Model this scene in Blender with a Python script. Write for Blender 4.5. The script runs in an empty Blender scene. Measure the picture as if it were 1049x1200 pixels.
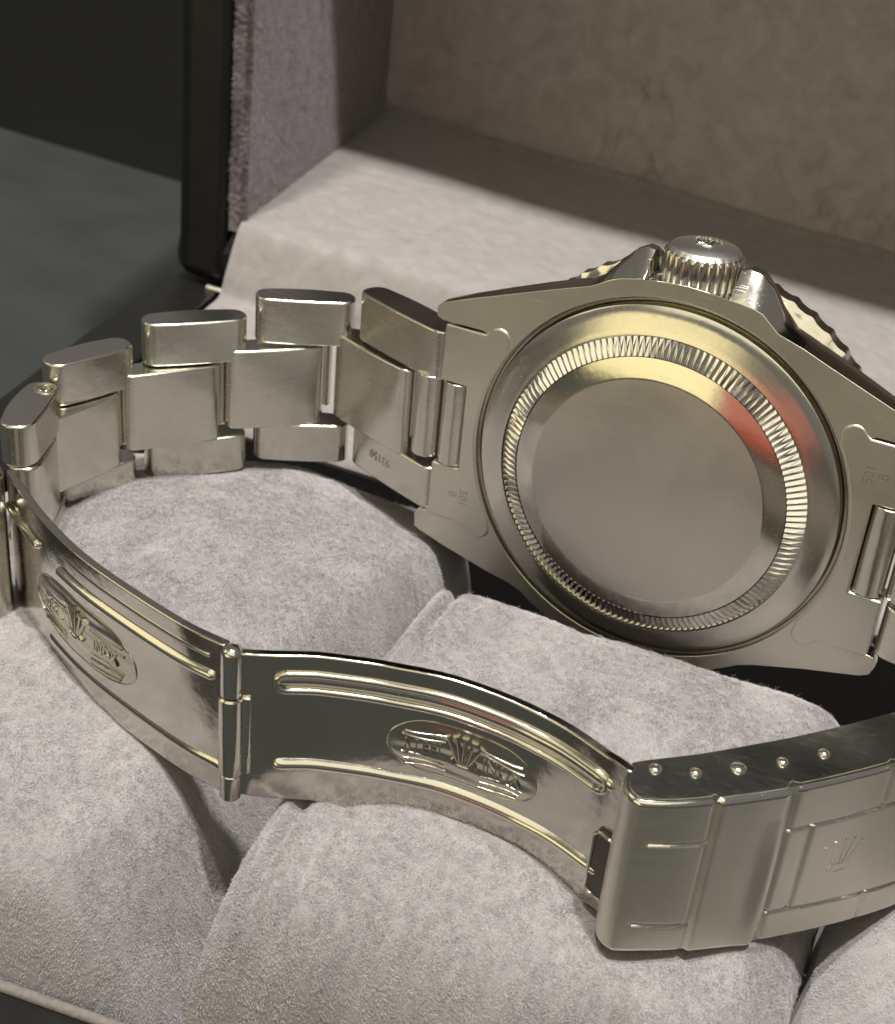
import bpy, bmesh, math, random
import numpy as np
from mathutils import Vector, Matrix

random.seed(7)
RNG = np.random.default_rng(11)
PI = math.pi
S = 0.1            # scene unit = 1 cm; measurements below are in millimetres
C = bpy.context.scene
C.unit_settings.system = 'METRIC'
C.unit_settings.scale_length = 0.01
COL = C.collection

# ------------------------------------------------------------------ camera
cam_d = bpy.data.cameras.new('camera')
cam = bpy.data.objects.new('camera', cam_d)
COL.objects.link(cam)
XB = np.array([.95, .30, -.08]); XB /= np.linalg.norm(XB)
YB = np.array([.214, -.449, .867]); YB -= XB * (XB @ YB); YB /= np.linalg.norm(YB)
ZB = np.cross(XB, YB)
B = np.stack([XB, YB, ZB])               # camera (x right, y down, z forward) -> world
r, u, b = B @ [1, 0, 0], B @ [0, -1, 0], B @ [0, 0, -1]
CAM_Z = 145.0
cam.matrix_world = Matrix(((r[0], u[0], b[0], 0), (r[1], u[1], b[1], 0), (r[2], u[2], b[2], CAM_Z * S), (0, 0, 0, 1)))
cam_d.sensor_fit = 'VERTICAL'
cam_d.sensor_height = 24.0
cam_d.sensor_width = 24.0
cam_d.lens = 32.0
cam_d.clip_start = 0.5
cam_d.clip_end = 2000
cam_d.dof.use_dof = True
cam_d.dof.focus_distance = 11.3
cam_d.dof.aperture_fstop = 0.55
C.camera = cam

# ------------------------------------------------------------------ world, lamps, exposure
w = bpy.data.worlds.new('World'); C.world = w; w.use_nodes = True
bg = w.node_tree.nodes['Background']
bg.inputs[0].default_value = (1.0, 0.93, 0.86, 1)
bg.inputs[1].default_value = 0.17
C.view_settings.view_transform = 'Standard'
C.view_settings.look = 'None'
C.view_settings.exposure = 0.10
C.view_settings.gamma = 1.0

def area(name, loc, target, sx, sy, power, color, shape='RECTANGLE', spread=180):
    d = bpy.data.lights.new(name, 'AREA'); d.shape = shape; d.size = sx; d.size_y = sy
    d.energy = power; d.color = color; d.spread = math.radians(spread)
    o = bpy.data.objects.new(name, d); COL.objects.link(o)
    o.location = loc
    o.rotation_euler = (Vector(target) - Vector(loc)).to_track_quat('-Z', 'Y').to_euler()
    return o
TGT = (0, 12, 7)
area('ceiling_spot', (2, -7.6, 96), TGT, 3.5, 3.5, 105000, (1.0, 0.96, 0.925), 'DISK')
area('ceiling_spot', (-21, -4.5, 95), TGT, 3.5, 3.5, 67000, (1.0, 0.96, 0.925), 'DISK')
area('added_reflection_light', (-41, -53, 15), TGT, 50, 32, 6700, (1.0, 0.86, 0.45))  # added yellow panel, gives the case back its yellow reflections
area('added_reflection_light', (-6, -45, 70), TGT, 112, 52, 19000, (1.0, 0.92, 0.66))  # added broad panel: fills the shadows and shows warm in the steel
area('added_reflection_light', (-74, -4, 46), TGT, 34, 34, 4500, (1.0, 0.87, 0.5))  # added panel at the left, puts gold on the blade ribs
area('added_reflection_light', (-2, -52, 7), TGT, 26, 17, 640, (1.0, 0.14, 0.05))  # added red panel, stands in for a red object mirrored in the case back

# ------------------------------------------------------------------ materials
def nmat(name):
    m = bpy.data.materials.new(name); m.use_nodes = True
    nt = m.node_tree; bs = nt.nodes['Principled BSDF']
    return m, nt, bs
def N(nt, t, **kw):
    n = nt.nodes.new(t)
    for k, v in kw.items():
        setattr(n, k, v)
    return n
def ramp(nt, fac, stops):
    n = N(nt, 'ShaderNodeValToRGB'); cr = n.color_ramp
    while len(cr.elements) < len(stops): cr.elements.new(0.5)
    for e, (p, c) in zip(cr.elements, stops):
        e.position = p; e.color = (c, c, c, 1) if isinstance(c, (int, float)) else (*c, 1)
    nt.links.new(fac, n.inputs[0]); return n
def steel(name, rough, col=(0.67, 0.648, 0.57), scale=(1, 1, 1), grain=0.0, scratch=0.0, aniso=0.0, radial=False, smudge=0.05, freq=30, wobble=.25, hair=.16, brush=0):
    m, nt, bs = nmat(name); L = nt.links
    bs.inputs['Metallic'].default_value = 1.0
    tc = N(nt, 'ShaderNodeTexCoord')
    sm = N(nt, 'ShaderNodeTexNoise'); sm.inputs['Scale'].default_value = 1.1; sm.inputs['Detail'].default_value = 5
    L.new(tc.outputs['Object'], sm.inputs['Vector'])
    mp = N(nt, 'ShaderNodeMapping'); mp.inputs['Scale'].default_value = scale
    L.new(tc.outputs['Object'], mp.inputs['Vector'])
    gr = N(nt, 'ShaderNodeTexNoise'); gr.inputs['Scale'].default_value = freq; gr.inputs['Detail'].default_value = 4
    L.new(mp.outputs[0], gr.inputs['Vector'])
    r1 = ramp(nt, sm.outputs['Fac'], [(0.3, max(0.02, rough - smudge)), (0.7, rough + smudge)])
    add = N(nt, 'ShaderNodeMath', operation='MULTIPLY_ADD')
    L.new(gr.outputs['Fac'], add.inputs[0]); add.inputs[1].default_value = 0.5 * grain
    L.new(r1.outputs[0], add.inputs[2]); L.new(add.outputs[0], bs.inputs['Roughness'])
    # slight tarnish and handling marks in the metal's own colour
    mixc = N(nt, 'ShaderNodeMix', data_type='RGBA')
    L.new(sm.outputs['Fac'], mixc.inputs[0])
    mixc.inputs[6].default_value = (*[c * 0.9 for c in col], 1); mixc.inputs[7].default_value = (*[min(1, c * 1.06) for c in col], 1)
    L.new(mixc.outputs[2], bs.inputs['Base Color'])
    wb = N(nt, 'ShaderNodeTexNoise'); wb.inputs['Scale'].default_value = 3.2; wb.inputs['Detail'].default_value = 3
    L.new(tc.outputs['Object'], wb.inputs['Vector'])
    b0 = N(nt, 'ShaderNodeBump'); b0.inputs['Strength'].default_value = wobble; b0.inputs['Distance'].default_value = 0.02
    L.new(wb.outputs['Fac'], b0.inputs['Height'])
    hl = None
    for k_, (rot, thr) in enumerate((((.2, .5, .35), .70), ((1.1, .2, -.6), .71), ((.3, 1.2, 1.5), .72))):
        mh = N(nt, 'ShaderNodeMapping'); mh.inputs['Rotation'].default_value = rot; mh.inputs['Scale'].default_value = (1.1, 60, 60); mh.inputs['Location'].default_value = (k_ * 3.7, k_ * 1.3, 0)
        L.new(tc.outputs['Object'], mh.inputs['Vector'])
        nh = N(nt, 'ShaderNodeTexNoise'); nh.inputs['Scale'].default_value = 1.4; nh.inputs['Detail'].default_value = 2
        L.new(mh.outputs[0], nh.inputs['Vector'])
        rh = ramp(nt, nh.outputs['Fac'], [(thr, 0.0), (thr + .03, 1.0)])
        if hl is None: hl = rh.outputs[0]
        else:
            mx = N(nt, 'ShaderNodeMath', operation='MAXIMUM'); L.new(hl, mx.inputs[0]); L.new(rh.outputs[0], mx.inputs[1]); hl = mx.outputs[0]
    ha = N(nt, 'ShaderNodeMath', operation='MULTIPLY_ADD'); L.new(hl, ha.inputs[0]); ha.inputs[1].default_value = hair; L.new(add.outputs[0], ha.inputs[2]); L.new(ha.outputs[0], bs.inputs['Roughness'])
    bp = N(nt, 'ShaderNodeBump'); bp.inputs['Strength'].default_value = brush or 0.25 * max(grain, .15); bp.inputs['Distance'].default_value = 0.004
    L.new(gr.outputs['Fac'], bp.inputs['Height']); L.new(b0.outputs[0], bp.inputs['Normal'])
    if scratch:
        mp2 = N(nt, 'ShaderNodeMapping'); mp2.inputs['Scale'].default_value = (1.5, 9, 4); mp2.inputs['Rotation'].default_value = (.4, .3, .7)
        L.new(tc.outputs['Object'], mp2.inputs['Vector'])
        vo = N(nt, 'ShaderNodeTexNoise'); vo.inputs['Scale'].default_value = 9; vo.inputs['Detail'].default_value = 6; vo.inputs['Roughness'].default_value = .75
        L.new(mp2.outputs[0], vo.inputs['Vector'])
        r2 = ramp(nt, vo.outputs['Fac'], [(0.66, 0.0), (0.70, 1.0)])
        b2 = N(nt, 'ShaderNodeBump'); b2.inputs['Strength'].default_value = scratch; b2.inputs['Distance'].default_value = 0.004; b2.invert = True
        L.new(r2.outputs[0], b2.inputs['Height']); L.new(bp.outputs[0], b2.inputs['Normal']); L.new(b2.outputs[0], bs.inputs['Normal'])
    elif wobble or grain:
        L.new(bp.outputs[0], bs.inputs['Normal'])
    if aniso:
        bs.inputs['Anisotropic'].default_value = aniso
        tg = N(nt, 'ShaderNodeTangent', direction_type='RADIAL', axis='Z'); L.new(tg.outputs[0], bs.inputs['Tangent'])
    return m
M_BRUSH = steel('brushed_steel', 0.285, scale=(.15, 3, 3), grain=0.25, scratch=.04, wobble=.2, smudge=.025, brush=.10)
M_LINK = steel('link_steel', 0.13, scale=(.12, 3, .12), grain=0.3, scratch=.03, wobble=.30, smudge=.03, hair=.09, brush=.14)
M_POL = steel('polished_steel', 0.11, smudge=.03, grain=.1, scratch=.03, wobble=.12)
M_BLADE = steel('blade_steel', 0.07, smudge=.04, scale=(1, 30, 30), grain=.15, scratch=.04, wobble=.3, col=(0.62, 0.585, 0.52))
M_RING = steel('case_back_steel', 0.175, aniso=0.6, smudge=.03, grain=.12, scratch=.02, wobble=.15, hair=.07)
M_DISC = steel('case_back_centre_steel', 0.36, hair=.14, smudge=.065, grain=0, scratch=0, wobble=0, col=(.60, .57, .52))
M_COVER = steel('cover_steel', 0.36, brush=.12, scale=(.12, 3, .12), grain=0.25, scratch=.03, wobble=.2, smudge=.04)
M_FLUTE = steel('fluted_steel', 0.12, col=(.78, .765, .72), smudge=.02)
M_EMB = steel('embossed_steel', 0.17, smudge=.03, hair=.05, grain=.2, col=(.58, .55, .47))
M_CROWN = steel('crown_cap_steel', 0.31, smudge=.02, hair=.05, grain=.05, col=(.74, .72, .66))
M_FLANGE = steel('flange_steel', 0.16, hair=.03, smudge=.04, scale=(30, 30, 2), grain=.15, scratch=.1, wobble=.5, col=(.52, .53, .50))
M_CAP = steel('link_edge_steel', 0.15, smudge=.03, hair=.06, scale=(30, 30, 2), grain=.25, scratch=.2, col=(.58, .57, .52))
M_ENGR = steel('engraved_steel', 0.40, col=(.43, .40, .355))
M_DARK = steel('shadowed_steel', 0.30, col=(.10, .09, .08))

def suede(name, c0, c1, scale=1.0, bump=.5):
    m, nt, bs = nmat(name); L = nt.links
    tc = N(nt, 'ShaderNodeTexCoord')
    n1 = N(nt, 'ShaderNodeTexNoise'); n1.inputs['Scale'].default_value = 26 * scale; n1.inputs['Detail'].default_value = 6; n1.inputs['Roughness'].default_value = .7
    n2 = N(nt, 'ShaderNodeTexNoise'); n2.inputs['Scale'].default_value = 2.2 * scale; n2.inputs['Detail'].default_value = 4; n2.inputs['Distortion'].default_value = .6
    L.new(tc.outputs['Object'], n1.inputs['Vector']); L.new(tc.outputs['Object'], n2.inputs['Vector'])
    ad = N(nt, 'ShaderNodeMath', operation='MULTIPLY_ADD'); L.new(n2.outputs['Fac'], ad.inputs[0]); ad.inputs[1].default_value = .55
    ml = N(nt, 'ShaderNodeMath', operation='MULTIPLY'); L.new(n1.outputs['Fac'], ml.inputs[0]); ml.inputs[1].default_value = .45
    L.new(ml.outputs[0], ad.inputs[2])
    rp = ramp(nt, ad.outputs[0], [(0.33, c0), (0.66, c1)])
    L.new(rp.outputs[0], bs.inputs['Base Color'])
    bs.inputs['Roughness'].default_value = 0.95
    bs.inputs['Specular IOR Level'].default_value = 0.12
    bs.inputs['Sheen Weight'].default_value = 0.25; bs.inputs['Sheen Roughness'].default_value = .5
    bp = N(nt, 'ShaderNodeBump'); bp.inputs['Strength'].default_value = bump; bp.inputs['Distance'].default_value = 0.03
    L.new(n1.outputs['Fac'], bp.inputs['Height']); L.new(bp.outputs[0], bs.inputs['Normal'])
    return m
M_SUEDE = suede('pillow_suede', (.20, .19, .191), (.28, .268, .267))
M_LINING = suede('lining_suede', (.20, .187, .177), (.285, .267, .252), 1.5, .7)
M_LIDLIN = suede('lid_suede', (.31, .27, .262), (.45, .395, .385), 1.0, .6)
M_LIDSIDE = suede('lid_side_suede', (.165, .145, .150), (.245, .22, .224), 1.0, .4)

def scuffs(m):
    nt = m.node_tree; L = nt.links; bs = nt.nodes['Principled BSDF']
    src = bs.inputs['Base Color'].links[0].from_socket
    tc = N(nt, 'ShaderNodeTexCoord'); mp = N(nt, 'ShaderNodeMapping'); mp.inputs['Scale'].default_value = (1, 1, .5)
    L.new(tc.outputs['Object'], mp.inputs['Vector'])
    a = N(nt, 'ShaderNodeTexNoise'); a.inputs['Scale'].default_value = .55; a.inputs['Detail'].default_value = 5; a.inputs['Distortion'].default_value = 1.2
    L.new(mp.outputs[0], a.inputs['Vector'])
    r1 = ramp(nt, a.outputs['Fac'], [(.485, 0.0), (.50, 1.0)]); r2 = ramp(nt, a.outputs['Fac'], [(.50, 1.0), (.515, 0.0)])
    mu = N(nt, 'ShaderNodeMath', operation='MULTIPLY'); L.new(r1.outputs[0], mu.inputs[0]); L.new(r2.outputs[0], mu.inputs[1])
    b = N(nt, 'ShaderNodeTexNoise'); b.inputs['Scale'].default_value = .35; L.new(tc.outputs['Object'], b.inputs['Vector'])
    r3 = ramp(nt, b.outputs['Fac'], [(.52, 0.0), (.62, .45)])
    m2 = N(nt, 'ShaderNodeMath', operation='MULTIPLY'); L.new(mu.outputs[0], m2.inputs[0]); L.new(r3.outputs[0], m2.inputs[1])
    mx = N(nt, 'ShaderNodeMix', data_type='RGBA'); L.new(m2.outputs[0], mx.inputs[0]); L.new(src, mx.inputs[6]); mx.inputs[7].default_value = (.10, .08, .075, 1)
    L.new(mx.outputs[2], bs.inputs['Base Color'])
scuffs(M_LIDLIN)
def fibre(name, c0, c1):
    m, nt, bs = nmat(name); L = nt.links
    hi = N(nt, 'ShaderNodeHairInfo')
    tc = N(nt, 'ShaderNodeTexCoord')
    n2 = N(nt, 'ShaderNodeTexNoise'); n2.inputs['Scale'].default_value = 2.2; n2.inputs['Detail'].default_value = 4; n2.inputs['Distortion'].default_value = .6
    L.new(tc.outputs['Object'], n2.inputs['Vector'])
    ad = N(nt, 'ShaderNodeMath', operation='MULTIPLY_ADD'); L.new(hi.outputs['Random'], ad.inputs[0]); ad.inputs[1].default_value = .5
    ml = N(nt, 'ShaderNodeMath', operation='MULTIPLY'); L.new(n2.outputs['Fac'], ml.inputs[0]); ml.inputs[1].default_value = .25
    L.new(ml.outputs[0], ad.inputs[2])
    rp = ramp(nt, ad.outputs[0], [(0.05, c0), (0.7, c1)])
    L.new(rp.outputs[0], bs.inputs['Base Color'])
    bs.inputs['Roughness'].default_value = 0.9; bs.inputs['Specular IOR Level'].default_value = 0.03
    return m
M_FIB = fibre('pillow_fibre', (.315, .301, .298), (.495, .475, .467))
M_FIBL = fibre('lining_fibre', (.21, .196, .186), (.36, .337, .318))
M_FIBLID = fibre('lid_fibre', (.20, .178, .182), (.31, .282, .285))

def plain(name, col, rough, spec=.5, noise=0.0, nscale=8, coat=0):
    m, nt, bs = nmat(name); L = nt.links
    tc = N(nt, 'ShaderNodeTexCoord')
    n1 = N(nt, 'ShaderNodeTexNoise'); n1.inputs['Scale'].default_value = nscale; n1.inputs['Detail'].default_value = 6
    L.new(tc.outputs['Object'], n1.inputs['Vector'])
    a = tuple(c * (1 - noise) for c in col); c2 = tuple(c * (1 + noise) for c in col)
    rp = ramp(nt, n1.outputs['Fac'], [(0.3, a), (0.7, c2)])
    L.new(rp.outputs[0], bs.inputs['Base Color'])
    rr = ramp(nt, n1.outputs['Fac'], [(0.3, rough * .85), (0.7, min(1, rough * 1.15))])
    L.new(rr.outputs[0], bs.inputs['Roughness'])
    bs.inputs['Specular IOR Level'].default_value = spec
    bs.inputs['Coat Weight'].default_value = coat
    return m
M_BLACK = plain('black_lacquer', (.008, .008, .007), .38, .25, .06, 3)
M_SLOT_SHADE = plain('slot_shade_black', (.012, .011, .010), .95, .1, .3, 40)  # black stands in for the deep shade behind the pillows
M_EDGE = plain('rim_edging', (.13, .118, .105), .8, .2, .2, 20)
M_TABLE = plain('grey_table_mat', (.034, .0375, .036), .9, .1, .12, .5)
M_FLOOR = plain('dark_floor', (.045, .047, .040), .8, .3, .2, .05)

# ------------------------------------------------------------------ object helpers
def tag(o, label=None, cat=None, group=None, kind=None):
    if label: o['label'] = label
    if cat: o['category'] = cat
    if group: o['group'] = group
    if kind: o['kind'] = kind
    return o
def link(name, me, mat, parent=None, smooth=35):
    if mat is not None:
        if isinstance(mat, (list, tuple)):
            for m in mat: me.materials.append(m)
        else: me.materials.append(mat)
    if smooth:
        for p in me.polygons: p.use_smooth = True
        me.set_sharp_from_angle(angle=math.radians(smooth))
    o = bpy.data.objects.new(name, me); COL.objects.link(o)
    if parent is not None: o.parent = parent
    return o
def mesh_np(name, V, F):
    me = bpy.data.meshes.new(name)
    me.from_pydata([tuple(map(float, v)) for v in V], [], [tuple(f) for f in F])
    me.update(); return me
def from_bm(name, bm):
    bmesh.ops.recalc_face_normals(bm, faces=bm.faces)
    me = bpy.data.meshes.new(name); bm.to_mesh(me); bm.free(); return me
def bevel(o, width, seg=2, ang=30):
    m = o.modifiers.new('bevel', 'BEVEL'); m.width = width; m.segments = seg
    m.limit_method = 'ANGLE'; m.angle_limit = math.radians(ang); m.harden_normals = False
    return o
def grid_faces(nu, nv, cu=False, cv=False, off=0):
    F = []
    for i in range(nu if cu else nu - 1):
        for j in range(nv if cv else nv - 1):
            a = i * nv + j; b_ = ((i + 1) % nu) * nv + j
            F.append((off + a, off + b_, off + ((i + 1) % nu) * nv + (j + 1) % nv, off + i * nv + (j + 1) % nv))
    return F
def prism(poly, lo, hi, fn):
    """poly: list of 2-D points; fn(p, h) -> 3-D"""
    n = len(poly)
    bm = bmesh.new()
    a = [bm.verts.new(fn(p, lo)) for p in poly]; c = [bm.verts.new(fn(p, hi)) for p in poly]
    bm.faces.new(a); bm.faces.new(c[::-1])
    for i in range(n):
        bm.faces.new((a[i], a[(i + 1) % n], c[(i + 1) % n], c[i]))
    return bm
def lathe(profile, n=256, mod=None, close=False):
    """profile (r, z) round the z axis"""
    V = []; k = len(profile)
    for i in range(n):
        t = 2 * PI * i / n
        for j, (r_, z_) in enumerate(profile):
            rr, zz = mod(r_, z_, t, j) if mod else (r_, z_)
            V.append((rr * math.cos(t) * S, rr * math.sin(t) * S, zz * S))
    return V, grid_faces(n, k, True, close)
def boxm(name, x0, x1, y0, y1, z0, z1, mat, parent, bev=0.05):
    bm = prism([(x0, y0), (x1, y0), (x1, y1), (x0, y1)], z0, z1, lambda p, h: (p[0] * S, p[1] * S, h * S))
    o = link(name, from_bm(name, bm), mat, parent)
    if bev: bevel(o, bev, 3)
    return o
def catmull(P, n=8):
    P = [np.array(p, float) for p in P]; Q = [2 * P[0] - P[1]] + P + [2 * P[-1] - P[-2]]; out = []
    for i in range(1, len(Q) - 2):
        for k in range(n):
            t = k / n; a, b_, c, d = Q[i - 1], Q[i], Q[i + 1], Q[i + 2]
            out.append(.5 * ((2 * b_) + (c - a) * t + (2 * a - 5 * b_ + 4 * c - d) * t * t + (3 * b_ - a - 3 * c + d) * t ** 3))
    out.append(P[-1]); return np.array(out)
def tube(pts, rad, n=8, flat=None, nrm=None):
    """tube along 3-D pts (cm); closed ends"""
    pts = [np.array(p, float) for p in pts]; V = []; m = len(pts)
    up = np.array(nrm if nrm is not None else (0.3, 0.2, 0.9))
    for i, p in enumerate(pts):
        t = pts[min(i + 1, m - 1)] - pts[max(i - 1, 0)]; t /= np.linalg.norm(t) + 1e-12
        s_ = np.cross(t, up); s_ /= np.linalg.norm(s_) + 1e-12; q = np.cross(s_, t)
        rr = rad(i / (m - 1)) if callable(rad) else rad
        for k in range(n):
            a = 2 * PI * k / n; V.append(p + s_ * math.cos(a) * rr + q * math.sin(a) * rr * (flat or 1))
    F = grid_faces(m, n, False, True)
    F.append(tuple(range(n))[::-1]); F.append(tuple((m - 1) * n + k for k in range(n)))
    return V, F
def text_mesh(body, size, extrude=0.0):
    cu = bpy.data.curves.new('lettering', 'FONT'); cu.body = body; cu.size = size; cu.extrude = extrude
    cu.align_x = 'CENTER'; cu.align_y = 'CENTER'; cu.resolution_u = 3
    o = bpy.data.objects.new('lettering', cu); COL.objects.link(o)
    dg = bpy.context.evaluated_depsgraph_get()
    me = bpy.data.meshes.new_from_object(o.evaluated_get(dg))
    bpy.data.objects.remove(o); bpy.data.curves.remove(cu)
    return me
def vnoise(x, y, seed=0):
    """smooth value noise on numpy arrays"""
    xi = np.floor(x).astype(np.int64); yi = np.floor(y).astype(np.int64); fx = x - xi; fy = y - yi
    fx = fx * fx * (3 - 2 * fx); fy = fy * fy * (3 - 2 * fy)
    def h(a, b_):
        n = (a * 374761393 + b_ * 668265263 + seed * 974634777) & 0x7fffffff
        n = ((n ^ (n >> 13)) * 1274126177) & 0x7fffffff
        return ((n ^ (n >> 16)) & 0xffff) / 65535.0
    return (h(xi, yi) * (1 - fx) + h(xi + 1, yi) * fx) * (1 - fy) + (h(xi, yi + 1) * (1 - fx) + h(xi + 1, yi + 1) * fx) * fy

# ------------------------------------------------------------------ table, floor
def sheet(name, x0, x1, y0, y1, z0, z1, mat):
    o = boxm(name, x0, x1, y0, y1, z0, z1, mat, None, .1); return tag(o, kind='structure')
sheet('table', -900, 900, -500, 409, -30, 0, M_TABLE)
sheet('floor', -9000, 9000, -9000, 9000, -790, -780, M_FLOOR)

# ------------------------------------------------------------------ watch box
box = bpy.data.objects.new('watch_box', None); COL.objects.link(box); box.location = (1.7 , 13.3, 0)
tag(box, 'open black lacquered watch box lined with pale grey suede, lid standing up', 'box')
BO = np.array([17., 133., 0.])
def bx(name, x0, x1, y0, y1, z0, z1, mat, bev=.05, parent=box):
    if parent is box:
        return boxm(name, x0 - BO[0], x1 - BO[0], y0 - BO[1], y1 - BO[1], z0 - BO[2], z1 - BO[2], mat, parent, bev)
    return boxm(name, x0 - BO[0], x1 - BO[0], y0 - BO[1], y1 - BO[1], z0 - BO[2], z1 - BO[2], mat, parent, bev)
RIM = 55.0
bx('tray_wall', -76, -66, 68, 208, 1, RIM, M_BLACK)
bx('tray_wall', 100, 110, 68, 208, 1, RIM, M_BLACK)
bx('tray_wall', -76, 110, 58, 67.0, 1, RIM, M_BLACK)
bx('tray_wall', -76, 110, 208.05, 218, 1, RIM - 2, M_BLACK)
bx('tray_floor', -66, 100, 68, 208, 1, 5, M_SLOT_SHADE, 0)  # coloured black as the shade at the bottom of the slot
# front suede edge: rounded strip
def strip(name, pts, rad, mat, flat=None, nrm=None, parent=box):
    V, F = tube([(np.array(p, float) - BO) * S for p in pts], rad * S, 12, flat, nrm); return link(name, mesh_np(name, V, F), mat, parent, 60)
strip('front_edging', [(-66, 67.6, RIM - .35), (100, 67.6, RIM - .35)], .5, M_EDGE)
# hinge-side platform and the lining that rolls up over the hinge into the lid
LZ = 67.0
LX0 = -64.0
prof = catmull([(164.6, 50), (165.2, 53), (167.5, 54.8), (178, 55.4), (196, 55.2), (202.2, 55.8), (204.3, 60.4), (206.8, 65.9), (208.6, 66.9), (214, 67.05), (235, 67.1), (262, 67), (292, 67), (297, 69)], 6)
V = []
nx = 60
bx('slot_shade_panel', -65.9, 99.9, 163.0, 163.8, 5, 54, M_SLOT_SHADE, 0)  # added dark sheet, its colour makes the slot's shade
for (yy, zz) in prof:
    for i in range(nx):
        x = LX0 + 162 * i / (nx - 1)
        lift = .25 * math.sin(x * .11 + yy * .05) + .35 * (vnoise(np.array([x * .12]), np.array([yy * .09]), 3)[0] - .5)
        V.append(((x - BO[0]) * S, (yy - BO[1]) * S, (zz + lift) * S))
lining = link('hinge_lining', mesh_np('hinge_lining', V, grid_faces(len(prof), nx)), M_LINING, box, 80)
so = lining.modifiers.new('solid', 'SOLIDIFY'); so.thickness = .12; so.offset = -1
# lid
DR = .122
H = 140.0
lid = bx('lid', -75.5, 109, 208.3, 300, RIM, LZ - 2.2, M_BLACK, .35)
def lid_wall(name, xa, xb, y0, y1, z0, z1, mat, bev):
    """wall with the lid's outward draft"""
    def fn(p, h): return ((p[0] - DR * (h - LZ) - BO[0]) * S, (p[1] - BO[1]) * S, h * S)
    o = link(name, from_bm(name, prism([(xa, y0), (xb, y0), (xb, y1), (xa, y1)], z0, z1, fn)), mat, lid if name != 'lid' else box)
    return bevel(o, bev, 4)
lid_wall('lid_side', -75.5, -66.2, 208, 300, RIM + .5, LZ + H + 10, M_BLACK, .22)
def lid_wall_r(name, xa, xb, y0, y1, z0, z1, mat, bev):
    def fn(p, h): return ((p[0] + DR * (h - LZ) - BO[0]) * S, (p[1] - BO[1]) * S, h * S)
    return bevel(link(name, from_bm(name, prism([(xa, y0), (xb, y0), (xb, y1), (xa, y1)], z0, z1, fn)), mat, lid), bev, 4)
lid_wall_r('lid_side', 100.2, 109.5, 208, 300, RIM + .5, LZ + H + 10, M_BLACK, .22)
bx('lid_top', -86, 120, 208, 300, LZ + H, LZ + H + 9, M_BLACK, .2, lid)
bx('lid_back', -90, 124, 300.1, 309, RIM, LZ + H + 9, M_BLACK, .2, lid)
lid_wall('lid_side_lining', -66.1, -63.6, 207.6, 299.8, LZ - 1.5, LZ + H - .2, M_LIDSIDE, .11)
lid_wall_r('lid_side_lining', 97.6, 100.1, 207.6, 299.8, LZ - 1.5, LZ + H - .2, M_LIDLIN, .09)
# padded back panel of the lid, slightly uneven
V = []; nx, nz = 90, 60
for j in range(nz):
    for i in range(nx):
        x = -84 + 200 * i / (nx - 1); z = LZ - 1 + (H + 1) * j / (nz - 1)
        d = .9 * (vnoise(np.array([x * .05]), np.array([z * .06]), 5)[0] - .5) + .3 * (vnoise(np.array([x * .2]), np.array([z * .2]), 6)[0] - .5)
        V.append(((x - BO[0]) * S, (297.6 + d - BO[1]) * S, z * S))
link('lid_back_lining', mesh_np('lid_back_lining', V, grid_faces(nz, nx)), M_LIDLIN, lid, 80)
# hinge glinting at the corner
V, F = tube([((np.array(p) - BO) * S) for p in [(-68, 206.9, 55.2), (-64.5, 206.9, 55.2)]], .06, 10)
link('hinge', mesh_np('hinge', V, F), M_POL, box, 40)

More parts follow.
